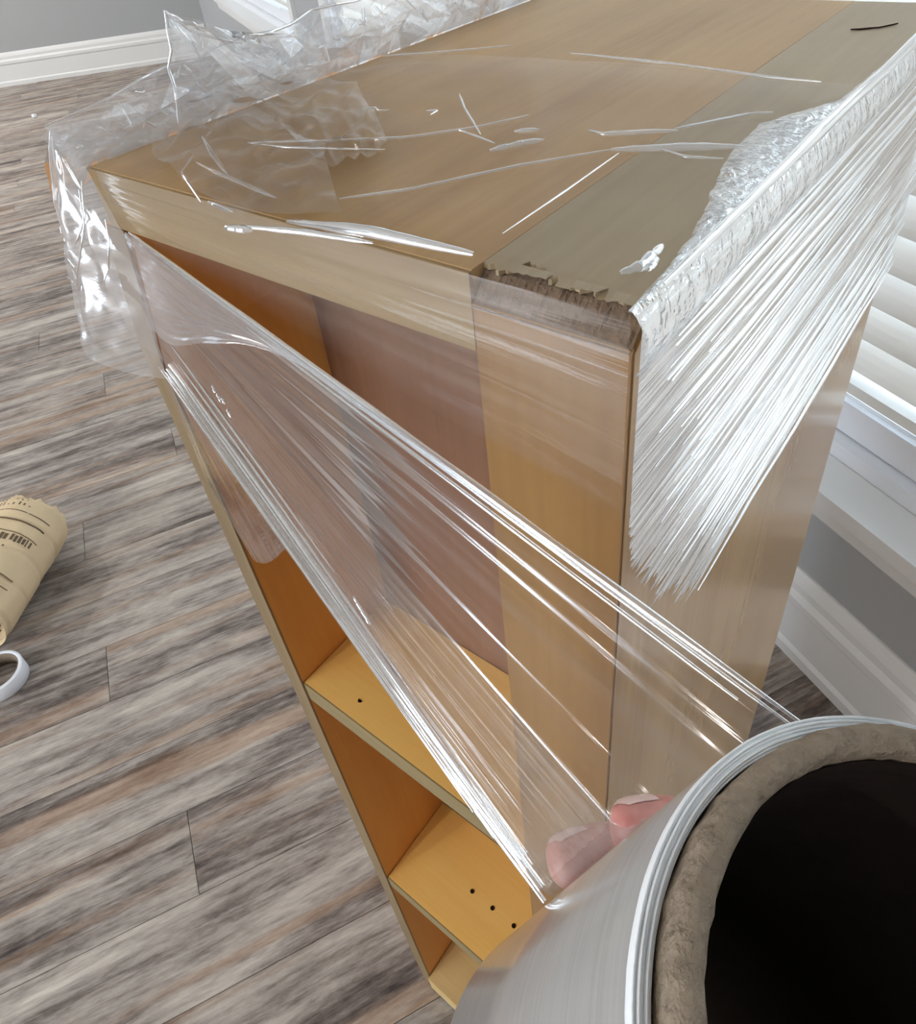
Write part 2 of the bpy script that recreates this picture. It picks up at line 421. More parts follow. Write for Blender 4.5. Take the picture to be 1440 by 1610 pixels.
# ------------------------------------------------------------------ unseen fill lamps added on the ceiling to brighten the room (above the frame)
def add_fill_lamp(u, n, power, label):
    r = empty('fill_lamp', matrix=room_matrix(u, n, CEIL)); tag(r, label, 'fill lamp', 'added fill lamps')
    bm = bmesh.new(); rings = []
    for rr, z in ((.055, .03), (.060, -.002), (.085, -.006), (.088, 0)):
        rings.append([bm.verts.new((rr * math.cos(k * math.pi / 12), rr * math.sin(k * math.pi / 12), z)) for k in range(24)])
    for p, q in zip(rings, rings[1:]):
        for k in range(24): bm.faces.new((p[k], p[(k + 1) % 24], q[(k + 1) % 24], q[k]))
    obj('trim_ring', bm, M_TRIM, r, True)
    d = bpy.data.lights.new('lamp', 'AREA'); d.shape = 'DISK'; d.size = .11; d.energy = power; d.color = (1.0, .96, .92)
    l = bpy.data.objects.new('lamp', d); link(l, r); l.location = (0, 0, -.008)
for u, n, pw, lab in ((-1.1, 3.5, 28, 'unseen fill lamp added nearest the window wall on the right'), (-.6, 4.7, 28, 'unseen fill lamp added behind the photographer'), (3.6, 2.6, 34, 'unseen fill lamp added over the kraft paper roll side of the floor'), (5.6, 2.2, 26, 'unseen fill lamp added nearest the far grey wall')): add_fill_lamp(u, n, pw, lab)

# ------------------------------------------------------------------ bookcase
HT, BW, BDp, ST, NB = 1.10, .2562, .3622, .0505, .094
WB, WM = .2479, .2790
M_VEN_Y = wood('maple_veneer_deep', srgb(170, 130, 80), srgb(200, 160, 104), 1, .42, .06, .2)
M_VEN_Z = wood('maple_veneer_upright', srgb(134, 94, 48), srgb(158, 116, 62), 2, .34, .25, .15)
M_SIDE = wood('lacquered_maple_side', srgb(178, 132, 80), srgb(212, 166, 108), 2, .20, .32, .10, bump=.0)
M_EDGE = wood('pale_edge_band', srgb(138, 110, 72), srgb(166, 138, 94), 0, .4)
M_SHELF = wood('honey_shelf', srgb(244, 186, 98), srgb(252, 206, 118), 0, .36, .1)
M_BOT = wood('pale_bottom_board', srgb(206, 172, 112), srgb(224, 192, 134), 0, .4)
M_INNER = wood('orange_inner_side', srgb(214, 142, 66), srgb(228, 160, 80), 2, .4)
M_BACK = wood('brown_back_board', srgb(118, 82, 60), srgb(138, 98, 72), 2, .45)
M_RAW = plain('raw_chipboard', srgb(120, 98, 78), .9, .1, .9, 320, .4)
M_SHEDGE = wood('shelf_edge_band', srgb(132, 112, 74), srgb(152, 132, 92), 0, .45)
M_SIDEEDGE = wood('side_edge_band', srgb(120, 98, 68), srgb(146, 122, 88), 2, .45)
M_HOLE = plain('dark_hole', srgb(40, 22, 10), .9, .1)
bc = empty('bookcase', (0, 0, 0), 'maple veneer bookcase wrapped in clear film standing beside the blind-covered window', 'bookcase')
# left side panel, slightly bowed along its front edge
bm = bmesh.new(); T = .016
def left_x(z):
    t = z / HT
    return -(WB + (WM - WB) * min(1, t / .91)) if t < .91 else -(WM + (BW - WM) * (t - .91) / .09)
rows = []
for z in [0, .2, .4, .6, .8, .9, .96, 1.0, 1.03, 1.06, 1.0735]:
    x = left_x(z)
    rows.append([bm.verts.new(p) for p in ((x, 0, z), (x + T, 0, z), (x + T, BDp, z), (x, BDp, z))])
for a, b in zip(rows, rows[1:]):
    for i in range(4): bm.faces.new((a[i], a[(i + 1) % 4], b[(i + 1) % 4], b[i]))
bm.faces.new(rows[0][::-1]); bm.faces.new(rows[-1])
lp = obj('side_panel', bm, M_INNER, bc)
bm = bmesh.new(); rows = []
for z in [0, .2, .4, .6, .8, .9, .96, 1.0, 1.03, 1.06, 1.073]:
    x = left_x(z); rows.append([bm.verts.new(p) for p in ((x - .0004, -.0012, z), (x + T + .0004, -.0012, z), (x + T + .0004, .0004, z), (x - .0004, .0004, z))])
for a, b in zip(rows, rows[1:]):
    for i in range(4): bm.faces.new((a[i], a[(i + 1) % 4], b[(i + 1) % 4], b[i]))
bm.faces.new(rows[0][::-1]); bm.faces.new(rows[-1])
tag(obj('edge_band', bm, M_SIDEEDGE, lp), 'duller olive front edge of the left side panel')
# thick right side panel: front stile, glossy outer face, top strip; front top edge broken away
CH = .010
bm = bmesh.new(); PR = [(.0008, 0), (.0008, HT - CH - .0018), (.0105, HT - .0030), (.0120, HT - .0019), (BDp, HT - .0019), (BDp, 0)]
A = [bm.verts.new((-ST, y, z)) for y, z in PR]; B = [bm.verts.new((0, y, z)) for y, z in PR]
for i in range(6): bm.faces.new((A[i], A[(i + 1) % 6], B[(i + 1) % 6], B[i]))
bm.faces.new(A[::-1]); bm.faces.new(B)
rp = obj('side_panel', bm, M_SIDE, bc)
side_right = rp
tag(rp, 'thick lacquered right side panel that mirrors the blinds')
bm = bmesh.new(); box(bm, -ST, -.0004, -.0008, .0008, 0.0, HT - CH); tag(obj('stile', bm, M_VEN_Z, bc), 'wide front stile with upright grain')
# top strip over the right panel, ragged front end where the veneer broke
bm = bmesh.new(); NN = 60; top = []; bot = []
for i in range(NN + 1):
    x = lerp(-ST - .0001, -.0004, i / NN)
    y = .0065 + .0028 * n1(i * .33, 2) + .002 * n1(i * 1.3, 5) + (.004 if 12 < i < 26 else 0)
    top.append((x, max(.0012, y)))
va = [bm.verts.new((x, y, HT)) for x, y in top]; vb = [bm.verts.new((x, y, HT - .0018)) for x, y in top]
vc = [bm.verts.new((x, BDp - .001, HT)) for x, y in top]; vd = [bm.verts.new((x, BDp - .001, HT - .0018)) for x, y in top]
for i in range(NN):
    bm.faces.new((va[i], va[i + 1], vc[i + 1], vc[i])); bm.faces.new((vb[i], vb[i + 1], va[i + 1], va[i])); bm.faces.new((vd[i], vd[i + 1], vb[i + 1], vb[i])); bm.faces.new((vc[i], vc[i + 1], vd[i + 1], vd[i]))
bm.faces.new((va[0], vc[0], vd[0], vb[0])); bm.faces.new((va[-1], vb[-1], vd[-1], vc[-1]))
M_STRIP = wood('grey_maple_strip', srgb(160, 138, 104), srgb(186, 164, 128), 1, .42, .06, .2)
tag(obj('top_strip', bm, M_STRIP, bc), 'greyer veneer strip along the right edge of the top')
# exposed rough core along the broken edge
bm = bmesh.new(); rows = []
for i in range(NN + 1):
    x = lerp(-ST + .0003, -.0003, i / NN); r = []
    for j in range(6):
        t = j / 5
        y = lerp(-.0012, .011, t); z = lerp(HT - CH - .001, HT - .0012, min(1, t * 1.5)) + (.0013 * noise.noise(Vector((i * .8, j * 1.3, 3))) if 0 < j < 5 else 0)
        y += .0010 * noise.noise(Vector((i * 1.1, j * 1.1, 9))) if 0 < j < 5 else 0
        r.append(bm.verts.new((x, y, z)))
    rows.append(r)
for a, b in zip(rows, rows[1:]):
    for j in range(5): bm.faces.new((a[j], a[j + 1], b[j + 1], b[j]))
tag(obj('chipped_edge', bm, M_RAW, bc), 'rough broken edge with bare brown core')
for k, (xa, xb, ya, lift) in enumerate(((-.044, -.029, .004, .0022), (-.026, -.012, .0035, .003), (-.013, -.002, .003, .0018))):
    bm = bmesh.new(); n = 10; A = []; B = []
    for i in range(n + 1):
        x = lerp(xa, xb, i / n); A.append(bm.verts.new((x, ya + .005, HT + .0004))); B.append(bm.verts.new((x + .001, ya - .0008 + .0012 * n1(i * .9, k), HT + .0005 + lift * .5 * (1 + n1(i * .7, k + 9)) * (i / n))))
    for i in range(n): bm.faces.new((A[i], A[i + 1], B[i + 1], B[i]))
    obj('veneer_splinter', bm, M_STRIP, bc)
# top board with pale front edge
boxobj('top_panel', -BW, -ST - .0003, .0006, BDp, HT - .0265, HT, M_VEN_Y, bc, .0006)
tag(boxobj('edge_band', -BW + .0003, -ST - .0004, -.0008, .0006, HT - .0265, HT - .0004, M_EDGE, bc), 'pale yellowish front edge of the top')
# back board and shelves
boxobj('back_panel', left_x(.5) + T - .004, -ST, NB, NB + .006, .01, HT - .027, M_BACK, bc)
for z in (.705, .350):
    x0 = left_x(z) + T + .0006
    s = boxobj('shelf', x0, -ST - .0006, .0016, NB - .0006, z - .0215, z, M_SHELF, bc, .0006)
    e = boxobj('edge_band', x0, -ST - .0006, .0004, .0016, z - .0213, z - .0003, M_SHEDGE, s); tag(e, 'grey-green front edge of the shelf')
x0 = left_x(.04) + T + .0006
boxobj('bottom_shelf', x0, -ST - .0006, -.0035, NB - .001, .004, .0426, M_BOT, bc, .001)
def disc(name, x, y, z, r, par):
    bm = bmesh.new(); bmesh.ops.create_cone(bm, segments=14, radius1=r, radius2=r, depth=.0006, cap_ends=True, matrix=Matrix.Translation((x, y, z))); return obj(name, bm, M_HOLE, par)
for x in (-.1625, -.1371, -.1112): disc('screw_hole', x, .0424, .3502, .0022, bc)
bm = bmesh.new()
for k, (x, y, r) in enumerate(((-.2074, .0143, .0013), (-.2062, .0146, .0009), (-.2086, .0150, .0005))):
    bmesh.ops.create_cone(bm, segments=8, radius1=r, radius2=r, depth=.0004, cap_ends=True, matrix=Matrix.Translation((x, y, .7052)))
tag(obj('nick', bm, M_HOLE, bc), 'small dark nick in the upper shelf')
bm = bmesh.new()
GP = [(-.0335, .2925, 0.00022), (-.0295, .2945, 0.00088), (-.0255, .2975, 0.00072), (-.0222, .2990, 0.00039), (-.0185, .3050, 0.00039), (-.0160, .3090, .0002)]
lo = [bm.verts.new((x + h, y - h, HT + .0003)) for x, y, h in GP]; hi = [bm.verts.new((x - h, y + h, HT + .0003)) for x, y, h in GP]
md = [bm.verts.new((x, y, HT + .0009)) for x, y, h in GP]
for i in range(len(GP) - 1): bm.faces.new((lo[i], lo[i + 1], md[i + 1], md[i])); bm.faces.new((md[i], md[i + 1], hi[i + 1], hi[i]))
tag(obj('gouge', bm, M_HOLE, bc), 'dark split in the top strip near its far end')

# ------------------------------------------------------------------ roll of stretch film held in the hand
RC = Vector((0.10084, -0.09604, 1.07632)); RA = Vector((-0.28292, -0.03623, -0.95846)).normalized()
RU = RA.cross(Vector((0, 1, 0))).normalized(); RV = RA.cross(RU).normalized()
RO, RCO, RI, RL = .0457, .0424, .0381, .1879
def rp(h, deg, r):
    a = math.radians(deg); return RC + RA * h + (RU * math.cos(a) + RV * math.sin(a)) * r
roll_m = Matrix(((RU.x, RV.x, RA.x, RC.x), (RU.y, RV.y, RA.y, RC.y), (RU.z, RV.z, RA.z, RC.z), (0, 0, 0, 1)))
M_CARD = plain('grey_brown_paper_core', srgb(146, 130, 112), .95, .1, 1.0, 380, .45)
M_BORE_SHADE = plain('core_bore_shade', srgb(44, 37, 34), .95, .05, .3, 90, .2)  # shade inside the tube, painted in as a near-black colour
def m_wind():
    t = NT('wound_clear_film'); co = t.coord('Object')
    ang = t.n('SeparateXYZ', {0: co})
    v = t.mapped(co, (7, 7, 520)); v2 = t.mapped(co, (26, 26, 60))
    nz = t.noise(v, 1.0, 3, .6); n2 = t.noise(v2, 1.0, 3)
    nrm = t.n('Bump', {'Strength': .25, 'Distance': .0006, 'Height': t.math('ADD', nz, n2)}).outputs[0]
    b = t.n('BsdfPrincipled', {'Base Color': t.mix(nz, srgb(150, 147, 143), srgb(186, 184, 181)), 'Roughness': .28, 'Specular IOR Level': .8, 'Coat Weight': .8, 'Coat Roughness': .12})
    t.put(b.inputs['Normal'], nrm)
    return t.end(b)
M_WIND = m_wind()
M_RIM = plain('layered_film_edge', srgb(250, 251, 251), .3, .6, .15, 500, .04)
roll = empty('stretch_film_roll', matrix=roll_m)
tag(roll, 'hand-held roll of clear stretch film on a grey-brown paper core', 'film roll')
def ring_tube(name, prof, mat, parent, seg=128, jit=0.0, close=True, arc=None):
    """Lathe of (radius, h) profile about the roll axis."""
    bm = bmesh.new(); rows = []
    for k in range(seg):
        a = 2 * math.pi * k / seg; rr = []
        for i, (r, h) in enumerate(prof):
            j = jit * noise.noise(Vector((math.cos(a) * 9, math.sin(a) * 9, i * 2.1))) if jit else 0
            jr = jit * .6 * noise.noise(Vector((math.cos(a) * 21, math.sin(a) * 21, i * 3.1 + 5))) if jit else 0
            rr.append(bm.verts.new(((r + jr) * math.cos(a), (r + jr) * math.sin(a), h + j)))
        rows.append(rr)
    m = len(prof)
    for k in range(seg):
        A, B = rows[k], rows[(k + 1) % seg]
        for i in range(m if close else m - 1): bm.faces.new((A[i], A[(i + 1) % m], B[(i + 1) % m], B[i]))
    return obj(name, bm, mat, parent, True)
ring_tube('core', [(RI, .0012), (RI + .0009, -.0002), (RI + .0022, -.0005), (RCO - .0008, -.0002), (RCO, .0010), (RCO, .004), (RCO, RL - .004), (RCO, RL - .001), (RCO - .001, RL), (RI + .001, RL), (RI, RL - .001), (RI, RL * .5)], M_CARD, roll, jit=.0006)
tag(ring_tube('shaded_bore', [(RI - .0001, .0035), (RI - .0004, .0030), (RI - .0004, RL - .003), (RI - .0001, RL - .003)], M_BORE_SHADE, roll, close=False), 'inside of the paper core, its shade put in as dark colour')
ring_tube('film_winding', [(RCO + .0002, .0078), (RO - .0004, .0074), (RO, .0082), (RO, RL - .012), (RO - .0006, RL - .011), (RCO + .0002, RL - .0108)], M_WIND, roll)
# stacked film edges on the near rim: separate thin rings
for k in range(8):
    r0 = RCO + .0003 + (RO - RCO - .0004) * k / 8; r1 = r0 + (RO - RCO) / 8 * .93; z = .0066 - .0004 * (k % 3) - .0001 * k
    ring_tube('film_edge', [(r0, .0080), (r0, z + .0003), ((r0 + r1) / 2, z), (r1, z + .0003), (r1, .0080)], M_RIM, roll, close=False, jit=.00012)

# ------------------------------------------------------------------ the hand round the far side of the roll
M_SKIN_ = NT('skin'); _co = M_SKIN_.coord('Object')
_c = M_SKIN_.ramp(M_SKIN_.noise(_co, 70, 3), [(.35, srgb(196, 122, 112)), (.65, srgb(218, 156, 142))])
_b = M_SKIN_.n('BsdfPrincipled', {'Base Color': _c, 'Roughness': .45, 'Subsurface Weight': .25, 'Subsurface Scale': .006, 'Subsurface Radius': (1.0, .3, .2)})
M_SKIN_.put(_b.inputs['Normal'], M_SKIN_.n('Bump', {'Strength': .12, 'Distance': .0008, 'Height': M_SKIN_.noise(_co, 500, 3)}).outputs[0])
M_SKIN = M_SKIN_.end(_b)
M_NAIL = plain('fingernail', srgb(240, 206, 198), .2, .6, 0, 60, .03)
hv, he, hr = [], [], []
def hadd(p, r, prev=None):
    hv.append(Vector(p)); hr.append(r)
    if prev is not None: he.append((prev, len(hv) - 1))
    return len(hv) - 1
FR = .0088
wrist = hadd(rp(.148, 62, RO + .075), .026)
mid = hadd(rp(.140, 34, RO + .036), .027, wrist)
palm = hadd(rp(.137, 4, RO + .0225), .021, mid)
fore = hadd(rp(.160, 74, RO + .16), .030, wrist)
hadd(rp(.175, 78, RO + .25), .036, fore)
tips = []
for h, kdeg, tdeg, rr in ((.104, -30, -139, 1.0), (.1340, -36, -150, 1.03), (.160, -30, -126, .97), (.180, -22, -112, .86)):
    f = FR * rr; R0 = RO + f * .97
    prev = hadd(rp(h * .85 + .0207, kdeg + 18, R0 + .008), f * 1.42, palm)
    for t, rs, ex in ((0, 1.28, .0065), (.25, 1.13, .003), (.45, 1.12, .0028), (.66, 1.0, .0004), (.84, 1.0, 0), (1.0, .82, -.0004)):
        prev = hadd(rp(h, lerp(kdeg, tdeg, t), R0 + ex), f * rs, prev)
    tips.append((h, tdeg, f, R0))
# thumb along the front of the roll, leaving the side of the palm
prev = mid
for h, d, ex, r in ((.118, 44, .022, .0135), (.100, 60, .0145, .0118), (.086, 80, .0125, .0110), (.078, 96, .0115, .0102), (.074, 108, .0108, .0086)):
    prev = hadd(rp(h, d, RO + ex), r, prev)
me = bpy.data.meshes.new('person'); me.from_pydata(hv, he, []); me.update()
tmp = bpy.data.objects.new('person_rig', me); COL.objects.link(tmp)
md = tmp.modifiers.new('skin', 'SKIN'); md.branch_smoothing = .6
if not me.skin_vertices: bpy.context.view_layer.objects.active = tmp
for i, sv in enumerate(me.skin_vertices[0].data):
    sv.radius = (hr[i], hr[i]); sv.use_root = (i == palm)
sb = tmp.modifiers.new('sub', 'SUBSURF'); sb.levels = 2; sb.render_levels = 2
dg = bpy.context.evaluated_depsgraph_get(); dg.update()
hm = bpy.data.meshes.new_from_object(tmp.evaluated_get(dg)); hm.name = 'hand'
bpy.data.objects.remove(tmp)
for p in hm.polygons: p.use_smooth = True
hm.materials.clear(); hm.materials.append(M_SKIN)
hand = bpy.data.objects.new('person', hm); link(hand)
tag(hand, 'hand of a person gripping the film roll, two pink fingertips showing behind it', 'person')
from mathutils.bvhtree import BVHTree
bvh = BVHTree.FromPolygons([v.co.copy() for v in hm.vertices], [tuple(p.vertices) for p in hm.polygons])
def skin_hit(h, deg):
    o = rp(h, deg, RO + .034); d = (rp(h, deg, RO) - o).normalized(); q = bvh.ray_cast(o, d, .033)
    return None if q[0] is None else q[0] - d * .0004
for h, td, f, R0 in tips:
    e = td + 20
    while skin_hit(h, e - .5) and e > td - 25: e -= .5
    bm = bmesh.new(); g = []
    for i in range(7):
        row = []
        for j in range(9):
            s_ = i / 6; t = j / 8 * 2 - 1
            deg = e + 12.5 - 11.2 * s_ + 2.6 * t * t * s_ - 1.5 * (1 - t * t) * (1 - s_)
            p = skin_hit(h + t * f * .66, deg) or skin_hit(h + t * f * .5, deg + 2) or skin_hit(h, e + 3)
            row.append(bm.verts.new(p))
        g.append(row)
    for x, y in zip(g, g[1:]):
        for j in range(8): bm.faces.new((x[j], x[j + 1], y[j + 1], y[j]))
    obj('fingernail', bm, M_NAIL, hand, True)

# ------------------------------------------------------------------ the stretch wrap
F_WEB = film('film_stretched_web', haze=.012, rough=.12, streak=(1.0, 26), sbump=.25, hazestreak=.09, gain=.45)
F_BAND = film('film_doubled_web', haze=.13, rough=.22, streak=(1.0, 20), sbump=.25, hazestreak=.08, wrinkle=.07, wscale=40, gain=.32)
F_STREAK = film('film_streak', haze=.05, rough=.12, streak=(1, 4), sbump=.08, gain=1.6, hazestreak=.06)
F_PLEAT = film('film_pleat', haze=.10, rough=.08, streak=(1, 4), sbump=.08, gain=4.0, hazestreak=.06)
F_RAIL = film('film_over_rail', haze=.0, rough=.14, streak=(.5, 16), sbump=.15, hazestreak=.05, gain=.35, fade=True)
F_SIDE = film('film_right_face', haze=.04, rough=.14, streak=(4, 150), sbump=.7, hazestreak=.07, gain=.65, sdist=.004)
F_TOP = film('film_over_top', haze=.02, rough=.12, streak=(2, 9), sbump=.05, wrinkle=.05, wscale=14, gain=.3, ior=1.3)
F_LOOSE = film('film_loose_fold', haze=.06, rough=.18, streak=(3, 8), sbump=.12, wrinkle=.20, wscale=34, gain=.8, hazestreak=.05, ior=1.4)
F_CRUMP = film('film_crumpled', haze=.17, rough=.06, streak=(3, 8), sbump=.2, wrinkle=.22, wscale=50, gain=2.4, hazestreak=.10)
F_RIM = film('film_bunched_rim', haze=.10, rough=.14, streak=(90, 4), sbump=.6, wrinkle=.35, wscale=140, gain=.75, hazestreak=.14)
F_CREASE = film('film_crease', haze=.42, rough=.12, streak=(1, 3), sbump=.1, gain=4.0)
wrap = empty('stretch_wrap', (-.256, 0, 1.10))
tag(wrap, 'clear crumpled stretch film pulled round the bookcase and tight towards the roll', 'plastic film')
WI = wrap.matrix_world.inverted()
WOFF = Vector((-.256, 0, 1.10))
def wsheet(name, nu, nv, fn, mat, smooth=True, jit=0.0): return sheet(name, wrap, nu, nv, lambda u, v: Vector(fn(u, v)) - WOFF, mat, smooth, jit)

# 1. web stretched from the left front edge to the roll
WA0, WA1 = Vector((-.2314, -.005, 1.0771)), Vector((-.2521, -.005, .9968))
def web_T(v): return rp(.03 + .09 * v, -98 - 54 * max(0, min(1, v / .38)) ** .8 - 8 * v, RO + .0007)
WEBN = (web_T(.5) - WA0).cross(WA1 - WA0).normalized()
if WEBN.dot(CAM - WA0) < 0: WEBN = -WEBN
def web(u, v, off=0.0):
    p = WA0.lerp(WA1, v).lerp(web_T(v), u)
    return p + WEBN * off
def webfn(u, v):
    env = max(0, math.sin(math.pi * min(1, u))) ** .6
    k = .0010 * n1(v * 26, 1) + .0006 * n1(v * 60 + u * .6, 2) + .0018 * n1(v * 7 + u * .5, 3) * (1 - v)
    k += .0010 * smoothstep(.62, .95, v) * n1(v * 20, 4)
    if u > .94:
        t = (u - .94) / .06; ph = -98 - 54 * max(0, min(1, v / .38)) ** .8 - 8 * v
        return rp(.03 + .09 * v, ph + 36 * t, RO + .0007)
    return web(u / .94, v, k * max(0, math.sin(math.pi * u / .94)) ** .6)
wsheet('stretched_web', 70, 150, webfn, F_WEB)

# 2. second layer folded over the upper part of the web
def bandfn(u, v):
    wv = .62 * (1 - smoothstep(.0, 1.0, u * 1.55)) + .02
    p = web(u * .66, -.01 + wv * v, .0022 + .0011 * n1(v * 10 * (1 - .4 * u), 7) + .0006 * n1(v * 26, 8))
    p += WEBN * crumple((u * 3, v * 1.3, 2), 2.4, .0022, 3) * (1 - u) * smoothstep(.5, 1, v)
    return p
wsheet('folded_band', 70, 50, bandfn, F_BAND)

# 3. loose corner of film standing off the left front corner
CL = [(-.2655, -.004, 1.1175), (-.2870, -.006, 1.0885), (-.3010, -.008, 1.045), (-.3235, -.006, 1.0068)]
CRr = [(-.2500, -.006, 1.1020), (-.2440, -.007, 1.0900), (-.2340, -.008, 1.0700), (-.2380, -.008, 1.040), (-.2480, -.008, .9960)]
def cornfn(u, v):
    a, b = poly(CL, v), poly(CRr, v); p = a.lerp(b, u)
    e = max(0.0, math.sin(math.pi * u))
    p += Vector((0, -1, .2)) * (.012 * e * (.4 + v) + crumple((u * 1.2, v * 2, 1), 2.6, .0032, 1.0) * e ** .5 + .0014 * n1(u * 11 - v * 3, 4) * e)
    return p
wsheet('corner_flap', 46, 64, cornfn, F_BAND)
def cornfn2(u, v):
    a, b = poly(CL, v * .9), poly(CRr, v * .95); p = a.lerp(b, u)
    e = max(0.0, math.sin(math.pi * u))
    p += Vector((0, 1, 0)) * (.016 * e) + Vector((0, -1, 0)) * crumple((u * 1.2, v * 2, 6), 2.8, .004, 5.0) * e ** .5
    p.y = min(p.y, -.004) if p.x > -.28 else p.y
    return p
wsheet('corner_flap', 30, 40, cornfn2, F_BAND)

# trailing edge of the web below the pleats
TLx = [(-.2535, -.006, 1.000), (-.2570, -.006, .920), (-.2380, -.006, .862)]
def tail(u, v):
    a = poly(TLx, v); b = web(.02 + .46 * v, 1.0, .0005)
    p = a.lerp(b, u)
    p += Vector((0, -.3, -1)) * (.005 * math.sin(math.pi * u) * v ** 3) + WEBN * (.0012 * n1(u * 14 + v, 3))
    return p
wsheet('trailing_edge', 30, 40, tail, F_WEB)

# 4. bright gathered pleats along the lower edge of the web: half-round folds of film
def pleat(name, path, rad, mat, n=60, seg=7, wob=.0, up=None):
    path = [Vector(p) for p in path]
    def fn(u, v):
        p = poly(path, u); q = poly(path, min(1, u + .01)); o = poly(path, max(0, u - .01))
        d = (q - o).normalized(); nrm = (up or (CAM - p)).normalized(); side = d.cross(nrm).normalized(); nn = side.cross(d)
        a = math.pi * v; r = rad * (math.sin(math.pi * min(.985, max(.015, u))) ** .35) * (1 + .35 * n1(u * 9, rad * 1e4))
        return p - side * r * math.cos(a) + nn * r * .9 * math.sin(a) + side * wob * n1(u * 5, 6)
    return wsheet(name, n, seg, fn, mat)
for v0, v1, r, u0, u1, o in ((1.0, 1.0, .0018, .01, 1, .0008), (.965, .99, .0013, .02, 1, .0012), (.925, .975, .0022, .02, .99, .0006), (.89, .962, .0012, .05, .97, .001),
                             (.845, .95, .0026, .04, .96, .0004), (.80, .935, .0014, .10, .9, .0008), (.985, .995, .0009, .0, .93, .002), (.94, .98, .0008, .0, .9, .003),
                             (.70, .86, .0008, .1, .75, .0006), (.60, .76, .0007, .08, .6, .0006)):
    pleat('pleat', [web(lerp(u0, u1, t / 12), lerp(v0, v1, t / 12), o) for t in range(13)], r, F_PLEAT)
for vv, r, u0, u1 in ((.0, .0011, .0, .94), (.018, .0008, .1, .94), (.045, .0007, .3, .92)):
    pleat('web_edge', [web(lerp(u0, u1, t / 12), vv, .0006) for t in range(13)], r, F_PLEAT)
# tiny puckers caught in the web
def squiggle(pts, r=.0007):
    pleat('pucker', pts, r, F_CREASE, n=max(14, len(pts) * 4), seg=5)
rq = random.Random(3)
def wweb(u, v): return web(u, v, .0048)
for (u, v, du, dv, n) in ((.30, .40, .012, .010, 6), (.315, .42, .012, .008, 5), (.33, .40, .012, .012, 5), (.345, .44, .014, .006, 5), (.67, .64, .02, .0, 4), (.68, .65, .02, .004, 4), (.69, .66, .012, .0, 4)):
    squiggle([wweb(u + du * (i / (n - 1) - .5), v + dv * rq.uniform(-1, 1) + .02 * (i / (n - 1) - .5)) for i in range(n)], .0006)

# 5. film pulled over the top rail and the stile, fanning out from the left corner
def railfn(u, v):
    t = lerp(-.244, .0004, u); z0 = 1.1012; z1 = lerp(1.078, 1.030, u) - .004 * n1(u * 4, 9)
    z = lerp(z0, z1, v)
    return (t, -.0034 - .0004 * n1(v * 12 + u, 1) - .003 * math.sin(math.pi * u) * (1 - v) * .2, z)
wsheet('rail_film', 40, 90, railfn, F_RAIL)

# 6. film over the top
def topfn(u, v):
    x = lerp(-.252, -.0004, u); yb = lerp(.178, .188, u) + .012 * math.sin(math.pi * u); y = lerp(-.0034, yb, v)
    near_left = (1 - smoothstep(.0, .5, u))
    z = 1.1016 + .0012 * (1 + n1(u * 5 + v * 2, 1)) + near_left * abs(crumple((u * 2, v * 1.4, 3), 1.8, .005, 2)) + .0010 * (1 + n1(u * 3 - v * 6, 4))
    if v < .04: z = 1.1012 + (z - 1.1012) * v / .04
    return (x, y, z)
wsheet('top_sheet', 70, 60, topfn, F_TOP)
LF_a = [(-.2480, .030, 1.108), (-.2150, .008, 1.106), (-.1640, -.0075, 1.1045), (-.1350, -.0120, 1.1040)]
LF_b = [(-.2470, .052, 1.112), (-.2100, .058, 1.110), (-.1500, .040, 1.107), (-.1050, .004, 1.1045)]
def loosefn(u, v):
    p = poly(LF_a, u).lerp(poly(LF_b, u), v)
    e = max(0.0, math.sin(math.pi * u)) ** .5
    p.z += abs(crumple((u * 2.4, v * 1.2, 5), 2.4, .0045, 7)) * e + .0015 * (1 + n1(u * 9 + v * 3, 2)); p.z = max(p.z, 1.1035 if p.y > -.004 else 1.098)
    return p
wsheet('loose_fold', 60, 28, loosefn, F_LOOSE)
LG_b = [(-.2500, .100, 1.112), (-.2000, .110, 1.109), (-.1650, .085, 1.107), (-.1350, .060, 1.105)]
LG_a = [(-.2490, .046, 1.112), (-.2120, .052, 1.110), (-.1800, .048, 1.108), (-.1400, .034, 1.105)]
def loose2(u, v):
    p = poly(LG_a, u).lerp(poly(LG_b, u), v); p.z = max(1.1035, p.z + crumple((u * 2.2, v * 1.5, 8), 2.4, .004, 17) + .001 * n1(u * 12, 3)); return p
wsheet('loose_fold', 50, 30, loose2, F_LOOSE)

# 7. crumpled edge standing along the left side of the top
HP = [(-.006, .017), (.02, .021), (.045, .025), (.066, .024), (.10, .027), (.128, .028), (.17, .030), (.216, .030), (.27, .036), (.34, .040), (.37, .040)]
def hgt(y):
    for (a, ha), (b, hb) in zip(HP, HP[1:]):
        if y <= b: return lerp(ha, hb, (y - a) / (b - a))
    return HP[-1][1]
def standfn(seed, tilt, amp, k=1.0):
    def fn(u, v):
        y = lerp(-.006, .368, u); h = hgt(y) * k
        x = -.2565 - tilt * v; z = 1.1005 + h * v * (1 + .10 * n1(u * 22, seed))
        e = min(1, v * 3)
        c = crumple((u * 7, v * .9, seed), 1.8, amp, seed)
        return (x - c * e, y + .35 * c * e, max(1.1008, z + .3 * c * e))
    return fn
wsheet('standing_edge', 46, 5, standfn(1.0, .010, .008), F_CRUMP, False, .0016)
wsheet('standing_edge', 34, 4, standfn(4.0, -.004, .008, .8), F_CRUMP, False, .0020)
wsheet('standing_edge', 60, 4, standfn(8.0, .022, .008, .55), F_CRUMP, False, .0014)
